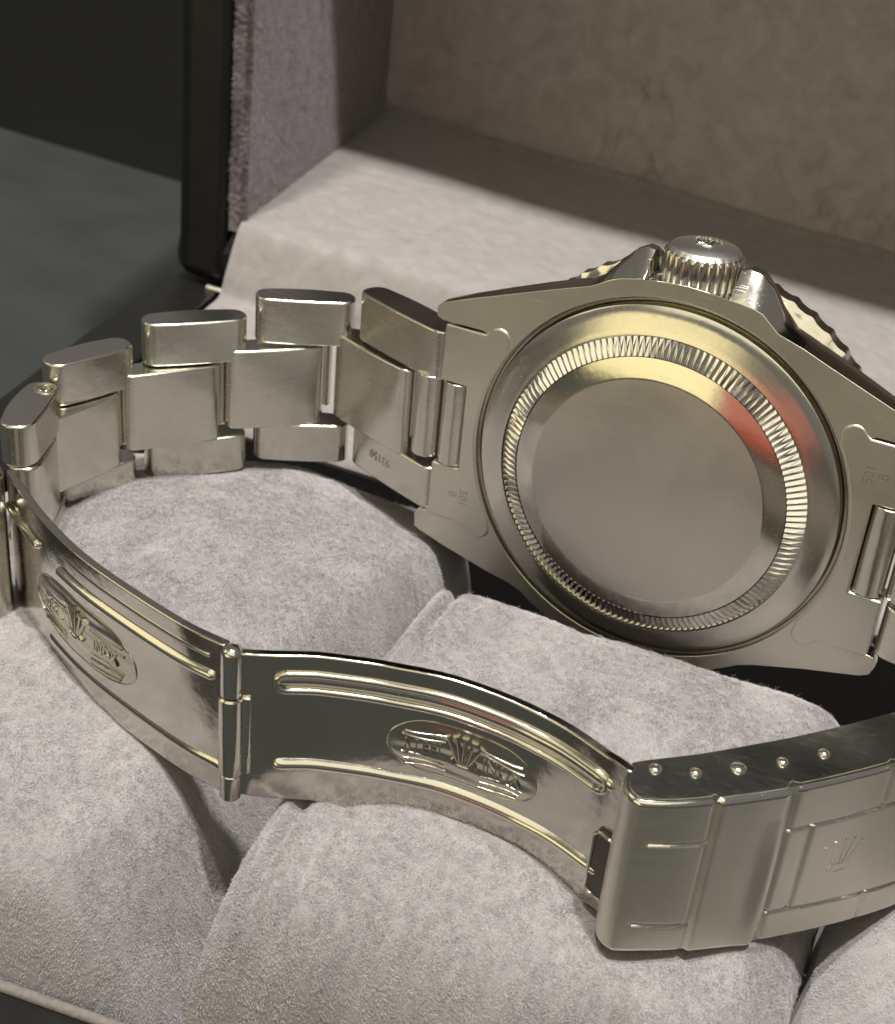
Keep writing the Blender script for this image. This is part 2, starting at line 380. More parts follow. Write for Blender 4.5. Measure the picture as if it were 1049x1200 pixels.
# ------------------------------------------------------------------ pillows
def sstep(x, a, b_):
    t = np.clip((x - a) / (b_ - a), 0, 1); return t * t * (3 - 2 * t)
def rnd(d, rad, depth):
    d = np.maximum(d, 0)
    """edge rounding: drop at distance d from the edge"""
    t = np.clip(1 - d / rad, 0, 1); return depth * t ** 2.3
class Pillow:
    def __init__(s, xl, xr, prof, rl, rr, dl, dr, seed, tilt=None, welt=False):
        s.xl, s.xr, s.rl, s.rr, s.dl, s.dr, s.seed, s.tilt, s.welt = xl, xr, rl, rr, dl, dr, seed, tilt, welt
        p = catmull(prof, 10); s.py, s.pz = p[:, 0], p[:, 1]
        s.y0, s.y1 = prof[0][0], prof[-1][0]
    def edges(s, y):
        return s.xl[0] + s.xl[1] * (y - 68), s.xr[0] + s.xr[1] * (y - 68)
    def z(s, x, y):
        a, b_ = s.edges(y); da, db = x - a, b_ - x
        base = np.interp(y, s.py, s.pz)
        rr, dr = (s.rr, s.dr) if np.isscalar(s.rr) else (np.interp(y, s.rr[0], s.rr[1]), np.interp(y, s.rr[0], s.dr))
        z = base - rnd(da, s.rl, s.dl) - rnd(db, rr, dr)
        if s.tilt: z = z - s.tilt(x, y)
        if s.welt:
            z = z + 1.15 * np.exp(-((da - .95) / .6) ** 2) - .85 * np.exp(-((da - 2.3) / .5) ** 2)
            z = z - .5 * np.exp(-((da - 5.2) / .7) ** 2) * sstep(y, 92, 72)
        n = 1.1 * (vnoise(x * .07, y * .07, s.seed) - .5) + .55 * (vnoise(x * .2, y * .16, s.seed + 1) - .5) + .22 * (vnoise(x * .55, y * .5, s.seed + 2) - .5)
        return z + n
    def build(s, name):
        nu, nv = 170, 190
        tu = .5 - .5 * np.cos(np.linspace(0, PI, nu)); tu = .6 * tu + .4 * np.linspace(0, 1, nu)
        tv = .5 - .5 * np.cos(np.linspace(0, PI, nv)); tv = .7 * tv + .3 * np.linspace(0, 1, nv)
        Y, U = np.meshgrid(s.y0 + (s.y1 - s.y0) * tv, tu, indexing='ij')
        a, b_ = s.edges(Y); X = a + (b_ - a) * U; Z = s.z(X, Y)
        V = np.stack([X, Y, Z], -1).reshape(-1, 3); F = grid_faces(nv, nu)
        # skirt down to the tray floor
        ring = [j for j in range(nu)] + [i * nu + nu - 1 for i in range(1, nv)] + [(nv - 1) * nu + j for j in range(nu - 2, -1, -1)] + [i * nu for i in range(nv - 2, 0, -1)]
        k = len(V); sk = V[ring].copy(); sk[:, 2] = 6.0
        V = np.vstack([V, sk]); m = len(ring)
        F += [(ring[i], k + i, k + (i + 1) % m, ring[(i + 1) % m]) for i in range(m)]
        F.append(tuple(k + i for i in range(m)))
        o = np.array([(a.mean() + b_.mean()) / 2, (s.y0 + s.y1) / 2, 6.0]); s.o = o
        bm = bmesh.new(); vs = [bm.verts.new(tuple((v - o) * S)) for v in V]
        for f in F: bm.faces.new([vs[i] for i in f])
        ob = link(name, from_bm(name, bm), M_SUEDE, None, 80)
        ob.location = tuple(o * S); return ob
    def nap(s, ob, n, xr, yr, length=.22, rad=.0105, seed=1):
        rg = np.random.default_rng(seed); n = int(n * 1.8)
        x = rg.uniform(*xr, n); y = rg.uniform(*yr, n)
        a, b_ = s.edges(y); k = (x > a + .02) & (x < b_ - .02) & (y > s.y0 + .02) & (y < s.y1 - .02)
        x, y = x[k], y[k]; e = .06
        gx = np.clip((s.z(x + e, y) - s.z(x - e, y)) / (2 * e), -4, 4); gy = np.clip((s.z(x, y + e) - s.z(x, y - e)) / (2 * e), -4, 4)
        ar = np.sqrt(1 + gx * gx + gy * gy); k = rg.uniform(0, 1, len(x)) < ar / 1.8
        x, y, gx, gy = x[k], y[k], gx[k], gy[k]
        P = np.stack([x, y, s.z(x, y)], -1); nr = np.stack([-gx, -gy, np.ones(len(x))], -1)
        add_nap(ob, s.o, P, nr, x, y, length, rad, rg, M_FIB, s.seed)
        k = slice(0, n // 260); add_nap(ob, s.o, P[k], nr[k], x[k], y[k], .62, .008, rg, M_FIB, s.seed + 3)   # stray hairs
def add_nap(ob, o, P, nr, u_, v_, length, rad, rg, mat, seed):
    """short fibres rooted at P, leaning over the surface in brushed patches"""
    n = len(P); nr = nr / np.linalg.norm(nr, axis=1)[:, None]
    ang = 6.0 * vnoise(u_ * .085, v_ * .085, seed + 20) + 2.0 * vnoise(u_ * .45, v_ * .45, seed + 21) + 1.8 * vnoise(u_ * 2.6, v_ * 2.6, seed + 22) + rg.normal(0, .8, n)
    lay = .25 + .75 * vnoise(u_ * 1.9, v_ * 1.9, seed + 23) + rg.normal(0, .25, n)
    t1 = np.cross(nr, np.array([0.13, 0.97, 0.2])); t1 /= np.linalg.norm(t1, axis=1)[:, None]; t2 = np.cross(t1, nr)
    fl = t1 * np.cos(ang)[:, None] + t2 * np.sin(ang)[:, None]
    d = nr + fl * lay[:, None] + rg.normal(0, .22, (n, 3)); d /= np.linalg.norm(d, axis=1)[:, None]
    ln = (length * rg.uniform(.5, 1.2, n) * (.6 + .8 * vnoise(u_ * 2.1, v_ * 2.1, seed + 24)))[:, None]
    p0 = P - nr * .03
    d2 = d + fl * .55 + rg.normal(0, .25, (n, 3)); d2 /= np.linalg.norm(d2, axis=1)[:, None]
    p1 = p0 + d * ln * .5; p2 = p1 + d2 * ln * .5
    Q = np.stack([p0, p1, p2], 1).reshape(-1, 3) - o
    cu = bpy.data.hair_curves.new('suede_nap'); cu.add_curves([3] * n)
    cu.position_data.foreach_set('vector', (Q * S).astype(np.float32).ravel())
    ra = cu.attributes.new('radius', 'FLOAT', 'POINT')
    ra.data.foreach_set('value', np.tile(np.array([rad, rad * .9, rad * .5]) * S, n).astype(np.float32))
    cu.materials.append(mat)
    h = bpy.data.objects.new('suede_nap', cu); COL.objects.link(h); h.parent = ob; tag(h, kind='stuff')
    return h
left = Pillow((-65.5, .0), (-15.0, .135), [(68.3, 52), (68.7, 60), (70.2, 65.5), (75, 69), (84, 71.2), (98, 72.7), (108, 73.1), (118, 72.4), (126, 71.0), (131.8, 69.5), (135, 64), (136.4, 55), (136.8, 45)], 10,
              ([68, 95, 122], [15, 11, 6]), 14, [25, 18, 12], 31, tilt=lambda x, y: .0078 * np.clip(-24 - x, 0, 99) ** 2)
MID = [(68.3, 50), (68.6, 59.5), (69.6, 66), (72.0, 70.0), (77, 72.3), (85, 73.8), (96, 74.8), (107, 74.8), (110.6, 73.9), (112.4, 71.5), (113.4, 66), (114, 55)]
mid = Pillow((-15.9, .15), (26.3, .20), MID, 4, 7, 3.0, 9, 51, welt=True)
right = Pillow((26.9, .20), (74, .1), MID, 7, 9, 7, 14, 71)
pl = left.build('pillow'); tag(pl, 'grey suede pillow left of the seam, under the links and first clasp blade', 'pillow', 'suede pillows in the watch box')
pm = mid.build('pillow'); tag(pm, 'grey suede pillow with a raised welt, under the logo blade below the watch case', 'pillow', 'suede pillows in the watch box')
pr = right.build('pillow'); tag(pr, 'grey suede pillow at the lower right corner, beyond the seam under the clasp cover', 'pillow', 'suede pillows in the watch box')
left.nap(pl, 720000, (-62, -9), (68.3, 136), seed=3)
mid.nap(pm, 640000, (-17, 37), (68.3, 116), seed=4)
right.nap(pr, 200000, (26, 52), (68.3, 116), seed=5)
# nap on the hinge lining and on the front edge of the lid's side lining
n = 150000
x = RNG.uniform(-63.5, 92, n); yv = RNG.uniform(169, 294, n)
zv = np.interp(yv, prof[12:, 0], prof[12:, 1]); gy = np.gradient(prof[12:, 1], prof[12:, 0]); gyv = np.clip(np.interp(yv, prof[12:, 0], gy), -3, 3)
add_nap(lining, BO, np.stack([x, yv, zv + .1], -1), np.stack([0 * x, -gyv, np.ones(n)], -1), x, yv, .55, .028, RNG, M_FIBL, 91)
lsl = [o for o in lid.children if o.name.startswith('lid_side_lining')]
n = 60000
yv = RNG.uniform(208, 297, n); zv = RNG.uniform(LZ, LZ + 60, n)
P = np.stack([-63.6 - DR * (zv - LZ), yv, zv], -1); nr = np.tile([1., 0., DR], (n, 1))
n2 = 16000
zq = RNG.uniform(LZ - 1, LZ + 60, n2); aq = RNG.uniform(-.3, PI / 2, n2); rq = 1.15
n3 = 16000
zr = RNG.uniform(LZ - 1, LZ + 60, n3); xr_ = RNG.uniform(-66.1, -64.3, n3)
P3_ = np.stack([xr_ - DR * (zr - LZ), 0 * zr + 207.6, zr], -1); nr3 = np.tile([0., -1., 0.], (n3, 1))
P2 = np.stack([-64.75 + rq * np.cos(aq - .2) * .95 - DR * (zq - LZ), 208.7 - rq * np.sin(aq), zq], -1); nr2 = np.stack([np.cos(aq), -np.sin(aq), 0 * aq], -1)
add_nap(lsl[0], BO, np.vstack([P, P2, P3_]), np.vstack([nr, nr2, nr3]), np.concatenate([yv, zq * 1.3, zr * 1.3]), np.concatenate([zv, aq * 2, xr_]), .42, .026, RNG, M_FIBLID, 95)

# ------------------------------------------------------------------ watch
# pose of the watch: x toward the right lugs, y toward the crown, z out of the case back
WM = np.array([[.959, -.139, -.246], [-.251, -.017, -.968], [.130, .990, -.051]])
uu, ss, vv = np.linalg.svd(WM); WM = uu @ vv
WT = np.array([7.05, 115.98, CAM_Z - 56.48])
watch = bpy.data.objects.new('wristwatch', None); COL.objects.link(watch)
watch.matrix_world = Matrix([list(WM[i]) + [WT[i] * S] for i in range(3)] + [[0, 0, 0, 1]])
tag(watch, 'steel wristwatch lying on its side showing its case back and open folding clasp', 'watch')

# ---- case
def arc(cx, cy, rad, a0, a1, n):
    return [(cx + rad * math.cos(math.radians(a0 + (a1 - a0) * i / (n - 1))), cy + rad * math.sin(math.radians(a0 + (a1 - a0) * i / (n - 1)))) for i in range(n)]
up_left = [(-18.6, 10.7), (-22.9, 10.7), (-23.55, 11.0), (-23.6, 11.9), (-23.1, 12.45), (-20.84, 13.32), (-17.35, 14.56), (-13.54, 15.92), (-10.6, 16.95)]
guard_b = [(-8.63, 17.6), (-8.0, 17.95), (-6.94, 18.55), (-5.78, 19.0), (-4.6, 19.25), (-3.85, 19.35), (-3.75, 19.4), (-1.8, 19.62), (0.1, 19.7), (2.0, 19.6), (3.85, 19.4), (3.95, 19.38), (4.9, 19.3), (6.1, 19.1), (6.95, 18.85), (7.5, 18.4), (8.61, 17.5)]
guard_m = [(-9.6, 17.2), (-8.1, 18.3), (-6.9, 19.8), (-5.7, 21.1), (-4.7, 21.65), (-3.95, 21.5), (-3.8, 19.0), (-1.8, 18.9), (0.1, 18.9), (2.0, 18.9), (3.85, 19.0), (4.0, 21.5), (4.75, 21.75), (5.9, 21.5), (7.0, 20.4), (8.0, 18.9), (9.6, 17.3)]
up_right = [(11.0, 16.75), (13.54, 15.75), (17.35, 14.3), (20.84, 13.0), (23.1, 12.2), (23.6, 11.7), (23.55, 11.0), (22.9, 10.7), (18.6, 10.7)]
right_flank = arc(0, 0, 18.5, 34, -34, 15)[1:-1]
low = [(18.4, -10.4), (22.4, -10.2), (23.4, -10.35), (23.75, -11.2), (23.4, -12.2), (22.6, -12.65), (17.64, -13.95), (13.13, -15.34)] + arc(0, 0, 19.75, -54, -126, 15) + \
      [(-13.1, -15.5), (-15.4, -15.05), (-20.5, -13.75), (-23.4, -12.85), (-24.1, -12.5), (-24.2, -10.9), (-23.6, -10.35), (-22.4, -10.2), (-18.4, -10.4)]
left_flank = arc(0, 0, 18.5, 214, 146, 15)[1:-1]
back_o = up_left + guard_b + up_right + right_flank + low + left_flank
mid_o = up_left + guard_m + up_right + right_flank + low + left_flank
bm = bmesh.new(); nO = len(back_o)
def lugz(x, z): # lugs thin towards their tips on the dial side
    return z * (1 - .55 * max(0, (abs(x) - 12) / 11.8) ** 1.6)
levels = [(-.12, 0.0, 0), (-1.3, .55, 0), (-2.3, 1.0, 0), (-3.6, 1.0, .05), (-4.7, .9, .5)]
rings = []
for (z, g, inset) in levels:
    ring = []
    for pb, pm_ in zip(back_o, mid_o):
        x = pb[0] + (pm_[0] - pb[0]) * g; y = pb[1] + (pm_[1] - pb[1]) * g
        k = 1 - inset / 20
        ring.append(bm.verts.new((x * k * S, y * k * S, lugz(x, z) * S)))
    rings.append(ring)
for a, c in zip(rings[:-1], rings[1:]):
    for i in range(nO): bm.faces.new((a[i], a[(i + 1) % nO], c[(i + 1) % nO], c[i]))
bm.faces.new(rings[-1])
hole = [bm.verts.new((18.2 * math.cos(2 * PI * i / 160) * S, 18.2 * math.sin(2 * PI * i / 160) * S, -.12 * S)) for i in range(160)]
eds = []
for i in range(nO): eds.append(bm.edges.get((rings[0][i], rings[0][(i + 1) % nO])))
for i in range(160): eds.append(bm.edges.new((hole[i], hole[(i + 1) % 160])))
bmesh.ops.triangle_fill(bm, edges=eds, use_beauty=True)
h2 = [bm.verts.new((18.05 * math.cos(2 * PI * i / 160) * S, 18.05 * math.sin(2 * PI * i / 160) * S, -.9 * S)) for i in range(160)]
for i in range(160): bm.faces.new((hole[i], hole[(i + 1) % 160], h2[(i + 1) % 160], h2[i]))
case = link('case', from_bm('case', bm), M_BRUSH, watch, 30)
# polished flanks: faces whose normal is not along z
case.data.materials.append(M_POL)
for p in case.data.polygons:
    if abs(p.normal.z) < .75: p.material_index = 1
bevel(case, .018, 2, 40)
# ---- bezel with scalloped edge
def bez(r_, z_, t, j):
    if j in (3, 4): return (r_ + .10 * math.cos(60 * t) + .03 * math.cos(120 * t), z_)
    return r_, z_
V, F = lathe([(17.0, -4.4), (18.6, -4.75), (19.55, -5.9), (20.05, -6.3), (20.05, -7.9), (19.4, -8.5), (15.5, -9.3), (.01, -9.6)], 480, bez)
bez_o = link('bezel', mesh_np('bezel', V, F), M_POL, watch, 40)
# ---- case back
V, F = lathe([(18.1, -1.0), (17.75, -.85), (17.55, -.3), (17.5, -.04), (17.4, .04), (16.6, .33), (15.6, .66), (15.05, .85), (14.97, .86), (14.9, .5), (13.0, .9), (12.9, 1.2)], 288)
cb = link('case_back', mesh_np('case_back', V, F), M_RING, watch, 30)
V, F = lathe([(13.25, 1.0), (13.1, 1.33), (12.92, 1.38), (11.35, 1.84), (11.15, 1.87), (8, 1.89), (4, 1.90), (.01, 1.90)], 288)
link('centre_disc', mesh_np('centre_disc', V, F), [M_POL], cb, 30)
d = cb.children[0].data; d.materials.append(M_DISC)
for p in d.polygons:
    if (p.center.x ** 2 + p.center.y ** 2) ** .5 < 11.16 * S: p.material_index = 1
# fluted ring: 150 wedge teeth, too fine to pick apart
V, F = [], []
NT = 150
for i in range(NT):
    t0 = 2 * PI * i / NT; dt = 2 * PI / NT; k = len(V)
    def P3(r_, t, z): return (r_ * math.cos(t) * S, r_ * math.sin(t) * S, z * S)
    V += [P3(14.84, t0, .62), P3(14.84, t0 + dt * .5, .79), P3(14.84, t0 + dt, .62), P3(13.2, t0, 1.30), P3(13.2, t0 + dt * .5, 1.46), P3(13.2, t0 + dt, 1.30), P3(14.0, t0 + dt * .5, 1.19)]
    F += [(k, k + 1, k + 6), (k, k + 6, k + 4, k + 3), (k + 1, k + 2, k + 6), (k + 2, k + 5, k + 4, k + 6), (k, k + 2, k + 1), (k + 3, k + 4, k + 5)]
fl = link('fluted_ring', mesh_np('fluted_ring', V, F), M_FLUTE, cb, 0); tag(fl, kind='stuff')

# ---- crown
CX, CZ, CR = 0.0, -4.2, 3.6
def crown_v(prof, n, mod=None):
    V, F = lathe(prof, n, mod)
    return [(v[0] + CX * S, v[2], -v[1] + CZ * S) for v in V], F
def flu(r_, z_, t, j):
    if 1 <= j <= 4: return r_ - (.36 * (1 - abs(math.sin(13 * t)) ** .6) if j < 4 else .28 * (1 - abs(math.sin(13 * t)) ** .6)), z_
    return r_, z_
V, F = crown_v([(2.6, 18.4), (3.45, 18.8), (3.62, 19.2), (3.62, 21.5), (3.46, 21.75), (3.3, 21.82), (3.0, 22.2), (2.4, 22.42), (1.3, 22.52), (.01, 22.55)], 520, flu)
crown = link('crown', mesh_np('crown', V, F), M_CAP, watch, 30)
crown.data.materials.append(M_CROWN)
for p in crown.data.polygons:
    if p.center.y > 2.19: p.material_index = 1
def crown_pts(k=1.0):
    """five-pointed coronet outline"""
    pts = []
    for i in range(5):
        a = -.62 + 1.24 * i / 4
        pts += [(1.15 * math.sin(a) * k, (-.35 + 1.15 * math.cos(a)) * k)]
        if i < 4:
            a2 = -.62 + 1.24 * (i + .5) / 4; pts += [(.62 * math.sin(a2) * k, (-.35 + .52 * math.cos(a2)) * k)]
    return pts
def coronet(fn, k, rad):
    """small coronet of five ball-tipped points over a band, built of little tubes; fn(u, v) -> 3-D cm"""
    V, F = [], []
    def addt(pts, r_):
        v, f = tube([fn(*p) for p in pts], (lambda t: r_(t) * S) if callable(r_) else r_ * S, 6); o = len(V); V.extend(v); F.extend(tuple(i + o for i in ff) for ff in f)
    for i in range(5):
        a = -.62 + 1.24 * i / 4
        tip = (1.25 * math.sin(a) * k, (-.35 + 1.15 * math.cos(a) ) * k); base = (.42 * math.sin(a) * k, -.30 * k)
        addt([base, ((tip[0] + base[0]) / 2, (tip[1] + base[1]) / 2), tip], lambda t, r0=rad: r0 * (1.15 - .5 * t))
        addt([tip, (tip[0] * 1.06, tip[1] + .07 * k)], rad * 1.5)
    el = [(.5 * k * math.cos(t), (-.42 + .17 * math.sin(t)) * k) for t in np.linspace(0, 2 * PI, 16)]
    addt(el, rad)
    return V, F
V, F = coronet(lambda p, q: ((CX + p) * S, 22.50 * S, (CZ - q) * S), 1.5, .15)
link('coronet', mesh_np('coronet', V, F), M_POL, crown, 60)

# ---- end links between the lugs
def end_link(sx):
    P = [(-22.55, 10.45), (-18.3, 10.45)] + arc(-16.85, 10.25, 1.15, 150, -25, 12) + arc(0, 0, 18.3, 149.5, 180, 12)
    Q = [(x, -y) for (x, y) in P[::-1]]
    half = P + Q[1:]
    half += [(-22.75, -10.45), (-22.75, -4.5), (-19.75, -4.5), (-19.75, 4.6), (-22.6, 4.6)]
    poly = [(x * (1 if sx < 0 else -1), y) for (x, y) in half]
    bm = prism(poly, -2.9, 0.02, lambda p, h: (p[0] * S, p[1] * S, h * S))
    o = link('end_link', from_bm('end_link', bm), M_BRUSH, watch, 30)
    return bevel(o, .03, 3, 40)
el_l, el_r = end_link(-1), end_link(1)
def flat_text(name, body, size, cx, cy, z, rot, parent, mat=M_ENGR, flip=False):
    me = text_mesh(body, size, .012)
    c_, s_ = math.cos(rot), math.sin(rot)
    for v in me.vertices:
        x, y = v.co.x, v.co.y
        v.co = ((cx + x * c_ - y * s_) * S, (cy + x * s_ + y * c_) * S, (z + v.co.z) * S)
    return link(name, me, mat, parent, 0)
flat_text('engraving', '501', 1.25, 18.9, 7.3, .02, PI / 2, el_r)
flat_text('engraving', 'B', 1.25, 20.1, 7.4, .02, PI / 2, el_r)
flat_text('engraving', '501', 1.25, -18.9, -7.5, .02, -PI / 2, el_l)
flat_text('engraving', 'B', 1.25, -20.1, -7.4, .02, -PI / 2, el_l)

# ---- bracelet links, given as the visible (inner) face from A to B in the watch's x-z plane
CEN = np.array([-12., 20.])
def stadium(A, Bp, t, rc=None, k=6):
    A = np.array(A, float); Bp = np.array(Bp, float); dv = Bp - A; L_ = np.linalg.norm(dv); dv /= L_
    n_ = np.array([-dv[1], dv[0]])
    if n_ @ (CEN - (A + Bp) / 2) > 0: n_ = -n_
    rc = rc or t * .45
    loc = []
    for cx, cy, a0 in ((rc, rc, 180), (L_ - rc, rc, 270), (L_ - rc, t - rc, 0), (rc, t - rc, 90)):
        if a0 in (270, 90):
            q0 = 0 if a0 == 270 else t; bl = -.13 if a0 == 270 else .3
            for i in range(1, 12):
                f_ = i / 12 if a0 == 270 else 1 - i / 12
                loc.append((rc + (L_ - 2 * rc) * f_, q0 + bl * (1 - (2 * f_ - 1) ** 2)))
        loc += [(cx + rc * math.cos(math.radians(a0 + 90 * i / k)), cy + rc * math.sin(math.radians(a0 + 90 * i / k))) for i in range(k + 1)]
    return [A + dv * p + n_ * q for (p, q) in loc]
def link_piece(name, A, Bp, y0, y1, t=3.3, rc=None, mat=M_LINK, bev=.02, cap=True):
    """y0, y1: functions/values of the piece's lower and upper face"""
    poly = stadium(A, Bp, t, rc)
    bm = prism(poly, y0, y1, lambda p, h: (p[0] * S, h * S, p[1] * S))
    o = link(name, from_bm(name, bm), mat, watch, 40)
    if cap:
        o.data.materials.append(M_CAP)
        for p in o.data.polygons:
            if abs(p.normal.y) > .9: p.material_index = 1
    return bevel(o, bev, 2, 50)
SIDE = [  # A (clasp side), B (lug side), centre y, width
    ((-35.3, -4.95), (-22.85, .1), -.5, 19.6),
    ((-44.5, -.3), (-35.7, -5.8), -1.9, 18.7),
    ((-51.5, 8.9), (-44.3, .9), -3.2, 17.5),
    ((-54.3, 19.0), (-51.6, 9.8), -4.6, 16.6),
    ((-49.7, 27.5), (-53.9, 18.4), -5.9, 15.8),
]
sides = []
for A, Bp, yc, wd in SIDE:
    for s_ in (1, -1):
        rowh = wd * (.265 if s_ > 0 else .24)
        hi = yc + wd / 2 if s_ > 0 else yc - wd / 2 + rowh
        sides.append(link_piece('side_link', A, Bp, hi - rowh, hi))
PINS = []
CEN_L = [((-37.9, -5.4), (-27.0, -1.1), -.7, 19.3), ((-45.5, 2.5), (-38.6, -4.6), -2.1, 18.3), ((-51.8, 11.4), (-46.2, 3.4), -3.3, 17.4), ((-53.2, 21.0), (-52.1, 12.1), -4.7, 16.7), ((-49.6, 27.0), (-53.0, 20.4), -5.9, 15.8)]
for i, (A, Bp, yc, wd) in enumerate(CEN_L):
    h_ = wd * .235 - .04
    A = np.array(A); Bp = np.array(Bp); e = (Bp - A) / np.linalg.norm(Bp - A)
    A, Bp = A - e * .38, Bp + e * (.38 if i else .1)
    if i + 1 < len(CEN_L):
        j = (A + np.array(CEN_L[i + 1][1])) / 2; nn = (j - CEN) / np.linalg.norm(j - CEN); PINS.append((j + nn * 1.75, yc, h_))
    link_piece('center_link', A, Bp, yc - h_ - wd * .025, yc + h_, 3.0, 1.25, cap=False)
ROLL = 0
def roller(name, cx, cz, rad, y0, y1, par=watch):
    poly = [(cx + rad * math.cos(2 * PI * i / 40), cz + rad * math.sin(2 * PI * i / 40)) for i in range(40)]
    bm = prism(poly, y0, y1, lambda p, h: (p[0] * S, h * S, p[1] * S))
    return bevel(link(name, from_bm(name, bm), M_LINK, par, 40), .012, 2, 50)
roller('link_roller', -24.25, -1.55, 1.52, -4.4, 4.5)
roller('link_roller', -21.15, -1.25, 1.45, -4.4, 4.5)
roller('link_roller', 21.15, -1.25, 1.45, -4.4, 4.5)
roller('link_roller', 24.25, -1.55, 1.52, -4.4, 4.5)
for j, yc, h_ in PINS: roller('link_pin', j[0], j[1], 1.0, yc - h_, yc + h_)
# right-hand links, running out of the picture towards the clasp
CEN = np.array([12., 20.])
RS = [((22.95, .05), (33.5, 1.2), 19.6), ((34.3, 1.8), (41.5, 7.4), 18.6), ((41.9, 8.4), (43.0, 17.2), 17.6), ((42.8, 18.2), (38.6, 25.4), 16.8)]
for A, Bp, wd in RS:
    rowh = wd * .265; yc = -.3 - (A[0] - 22.95) * .2 - A[1] * .12
    for s_ in (1, -1):
        hi = yc + wd / 2 if s_ > 0 else yc - wd / 2 + rowh
        link_piece('side_link', A, Bp, hi - rowh, hi)
for A, Bp, wd in (((27.0, -.1), (36.0, 2.6), 19.2), ((36.6, 3.3), (42.3, 9.9), 18.2), ((42.5, 10.9), (42.8, 20.), 17.2)):
    yc = -.3 - (A[0] - 22.95) * .2 - A[1] * .12; h_ = wd * .235 - .04
    link_piece('center_link', A, Bp, yc - h_, yc + h_, 3.0, 1.0, cap=False)
CEN = np.array([-12., 20.])
# number stamped on the first lower side link (reads upside down from here)
me = text_mesh('93150', 1.35, .012)
A = np.array([-34.9, -4.7]); Bp = np.array([-22.95, .05]); dv = (Bp - A) / np.linalg.norm(Bp - A); nn = np.array([-dv[1], dv[0]])
nn = nn if nn @ (CEN - A) > 0 else -nn
for v in me.vertices:
    s_ = 5.2 - v.co.x; q = A + dv * s_ + nn * (.115 + v.co.z)
    v.co = (q[0] * S, (-7.55 - v.co.y) * S, q[1] * S)
link('engraving', me, M_ENGR, sides[1], 0)
# slotted screw in the upper end of the fifth side link
A, Bp, yc, wd = SIDE[4]; A = np.array(A); Bp = np.array(Bp); dv = (A - Bp) / np.linalg.norm(A - Bp); nn = np.array([-dv[1], dv[0]])
nn = nn if nn @ ((A + Bp) / 2 - CEN) > 0 else -nn
cxz = Bp + dv * 1.55 + nn * 1.25; top = yc + wd / 2
bm = bmesh.new()
for s_ in (1, -1):
    pts = [(.78 * math.cos(a), .78 * math.sin(a)) for a in np.linspace(math.asin(.2), PI - math.asin(.2), 16)]
    a = [bm.verts.new(((cxz[0] + p * dv[0] + s_ * q * nn[0]) * S, (top - .2) * S, (cxz[1] + p * dv[1] + s_ * q * nn[1]) * S)) for p, q in pts]
    c = [bm.verts.new((v.co.x, (top + .12) * S, v.co.z)) for v in a]
    bm.faces.new(c); m_ = len(a)
    for i in range(m_): bm.faces.new((a[i], a[(i + 1) % m_], c[(i + 1) % m_], c[i]))
bevel(link('screw', from_bm('screw', bm), M_POL, sides[8], 40), .01, 2, 40)
rg = [(cxz[0] + 1.0 * math.cos(t) * 1, cxz[1] + 1.0 * math.sin(t)) for t in np.linspace(0, 2 * PI, 33)]
V, F = tube([(p[0] * S, (top + .01) * S, p[1] * S) for p in rg], .012, 6, None, (0, 1, 0))
link('screw_rim', mesh_np('screw_rim', V, F), M_ENGR, sides[8], 60)

# ---- clasp blades
class Path:
    """centre line of a strip in the watch's x-z plane; ytop/k let the strip sag and widen along its length (the open clasp droops onto the pillow)"""
    def __init__(s, flat, hung=None, ytop=None, k=None, n=10):
        f = catmull(flat, n); dd = np.linalg.norm(np.diff(f, axis=0), axis=1); s.s = np.concatenate([[0], np.cumsum(dd)]); s.L = s.s[-1]
        s.p = catmull(hung, n) if hung is not None else f; s.flat = f
        m = len(flat); u_ = np.linspace(0, m - 1, len(f))
        s.yt = np.interp(u_, range(m), ytop) if ytop is not None else np.full(len(f), 1.37)
        s.k = np.interp(u_, range(m), k) if k is not None else np.ones(len(f))
    def at(s, t):
        x = np.interp(t, s.s, s.p[:, 0]); z = np.interp(t, s.s, s.p[:, 1])
        e = .25
        dx = np.interp(t + e, s.s, s.p[:, 0]) - np.interp(t - e, s.s, s.p[:, 0]); dz = np.interp(t + e, s.s, s.p[:, 1]) - np.interp(t - e, s.s, s.p[:, 1])
        l_ = np.hypot(dx, dz) + 1e-9
        return x, z, -dz / l_, dx / l_      # normal to the left of travel
    def y(s, t, y): return np.interp(t, s.s, s.yt) + (y - 1.37) * np.interp(t, s.s, s.k)
    def pt(s, t, y, h=0):
        x, z, nx_, nz_ = s.at(t); return (float(x + nx_ * h) * S, float(s.y(t, y)) * S, float(z + nz_ * h) * S)
b1 = Path([(-46.9, 33.8), (-45.04, 35.06), (-39.24, 38.33), (-33.33, 40.96), (-27.57, 42.69), (-20.93, 44.2), (-16.7, 44.6)])
OFF1 = float(np.interp(-45.04, b1.p[:, 0], b1.s))
b2 = Path([(-15.6, 44.95), (-13.9, 44.15), (-10.35, 41.99), (-6.1, 40.36), (-0.64, 39.07), (6.0, 39.31), (11.3, 40.9), (13.3, 41.6)],
          [(-15.6, 44.95), (-13.92, 44.11), (-10.54, 41.66), (-6.6, 39.38), (-1.52, 36.98), (4.9, 35.99), (10.3, 37.09), (12.4, 37.78)],
          [1.37, 1.34, 1.09, .57, -.29, -1.29, -1.75, -1.79], [1, 1.0005, 1.0048, 1.0139, 1.029, 1.0462, 1.0542, 1.055])
OFF2 = -0.3
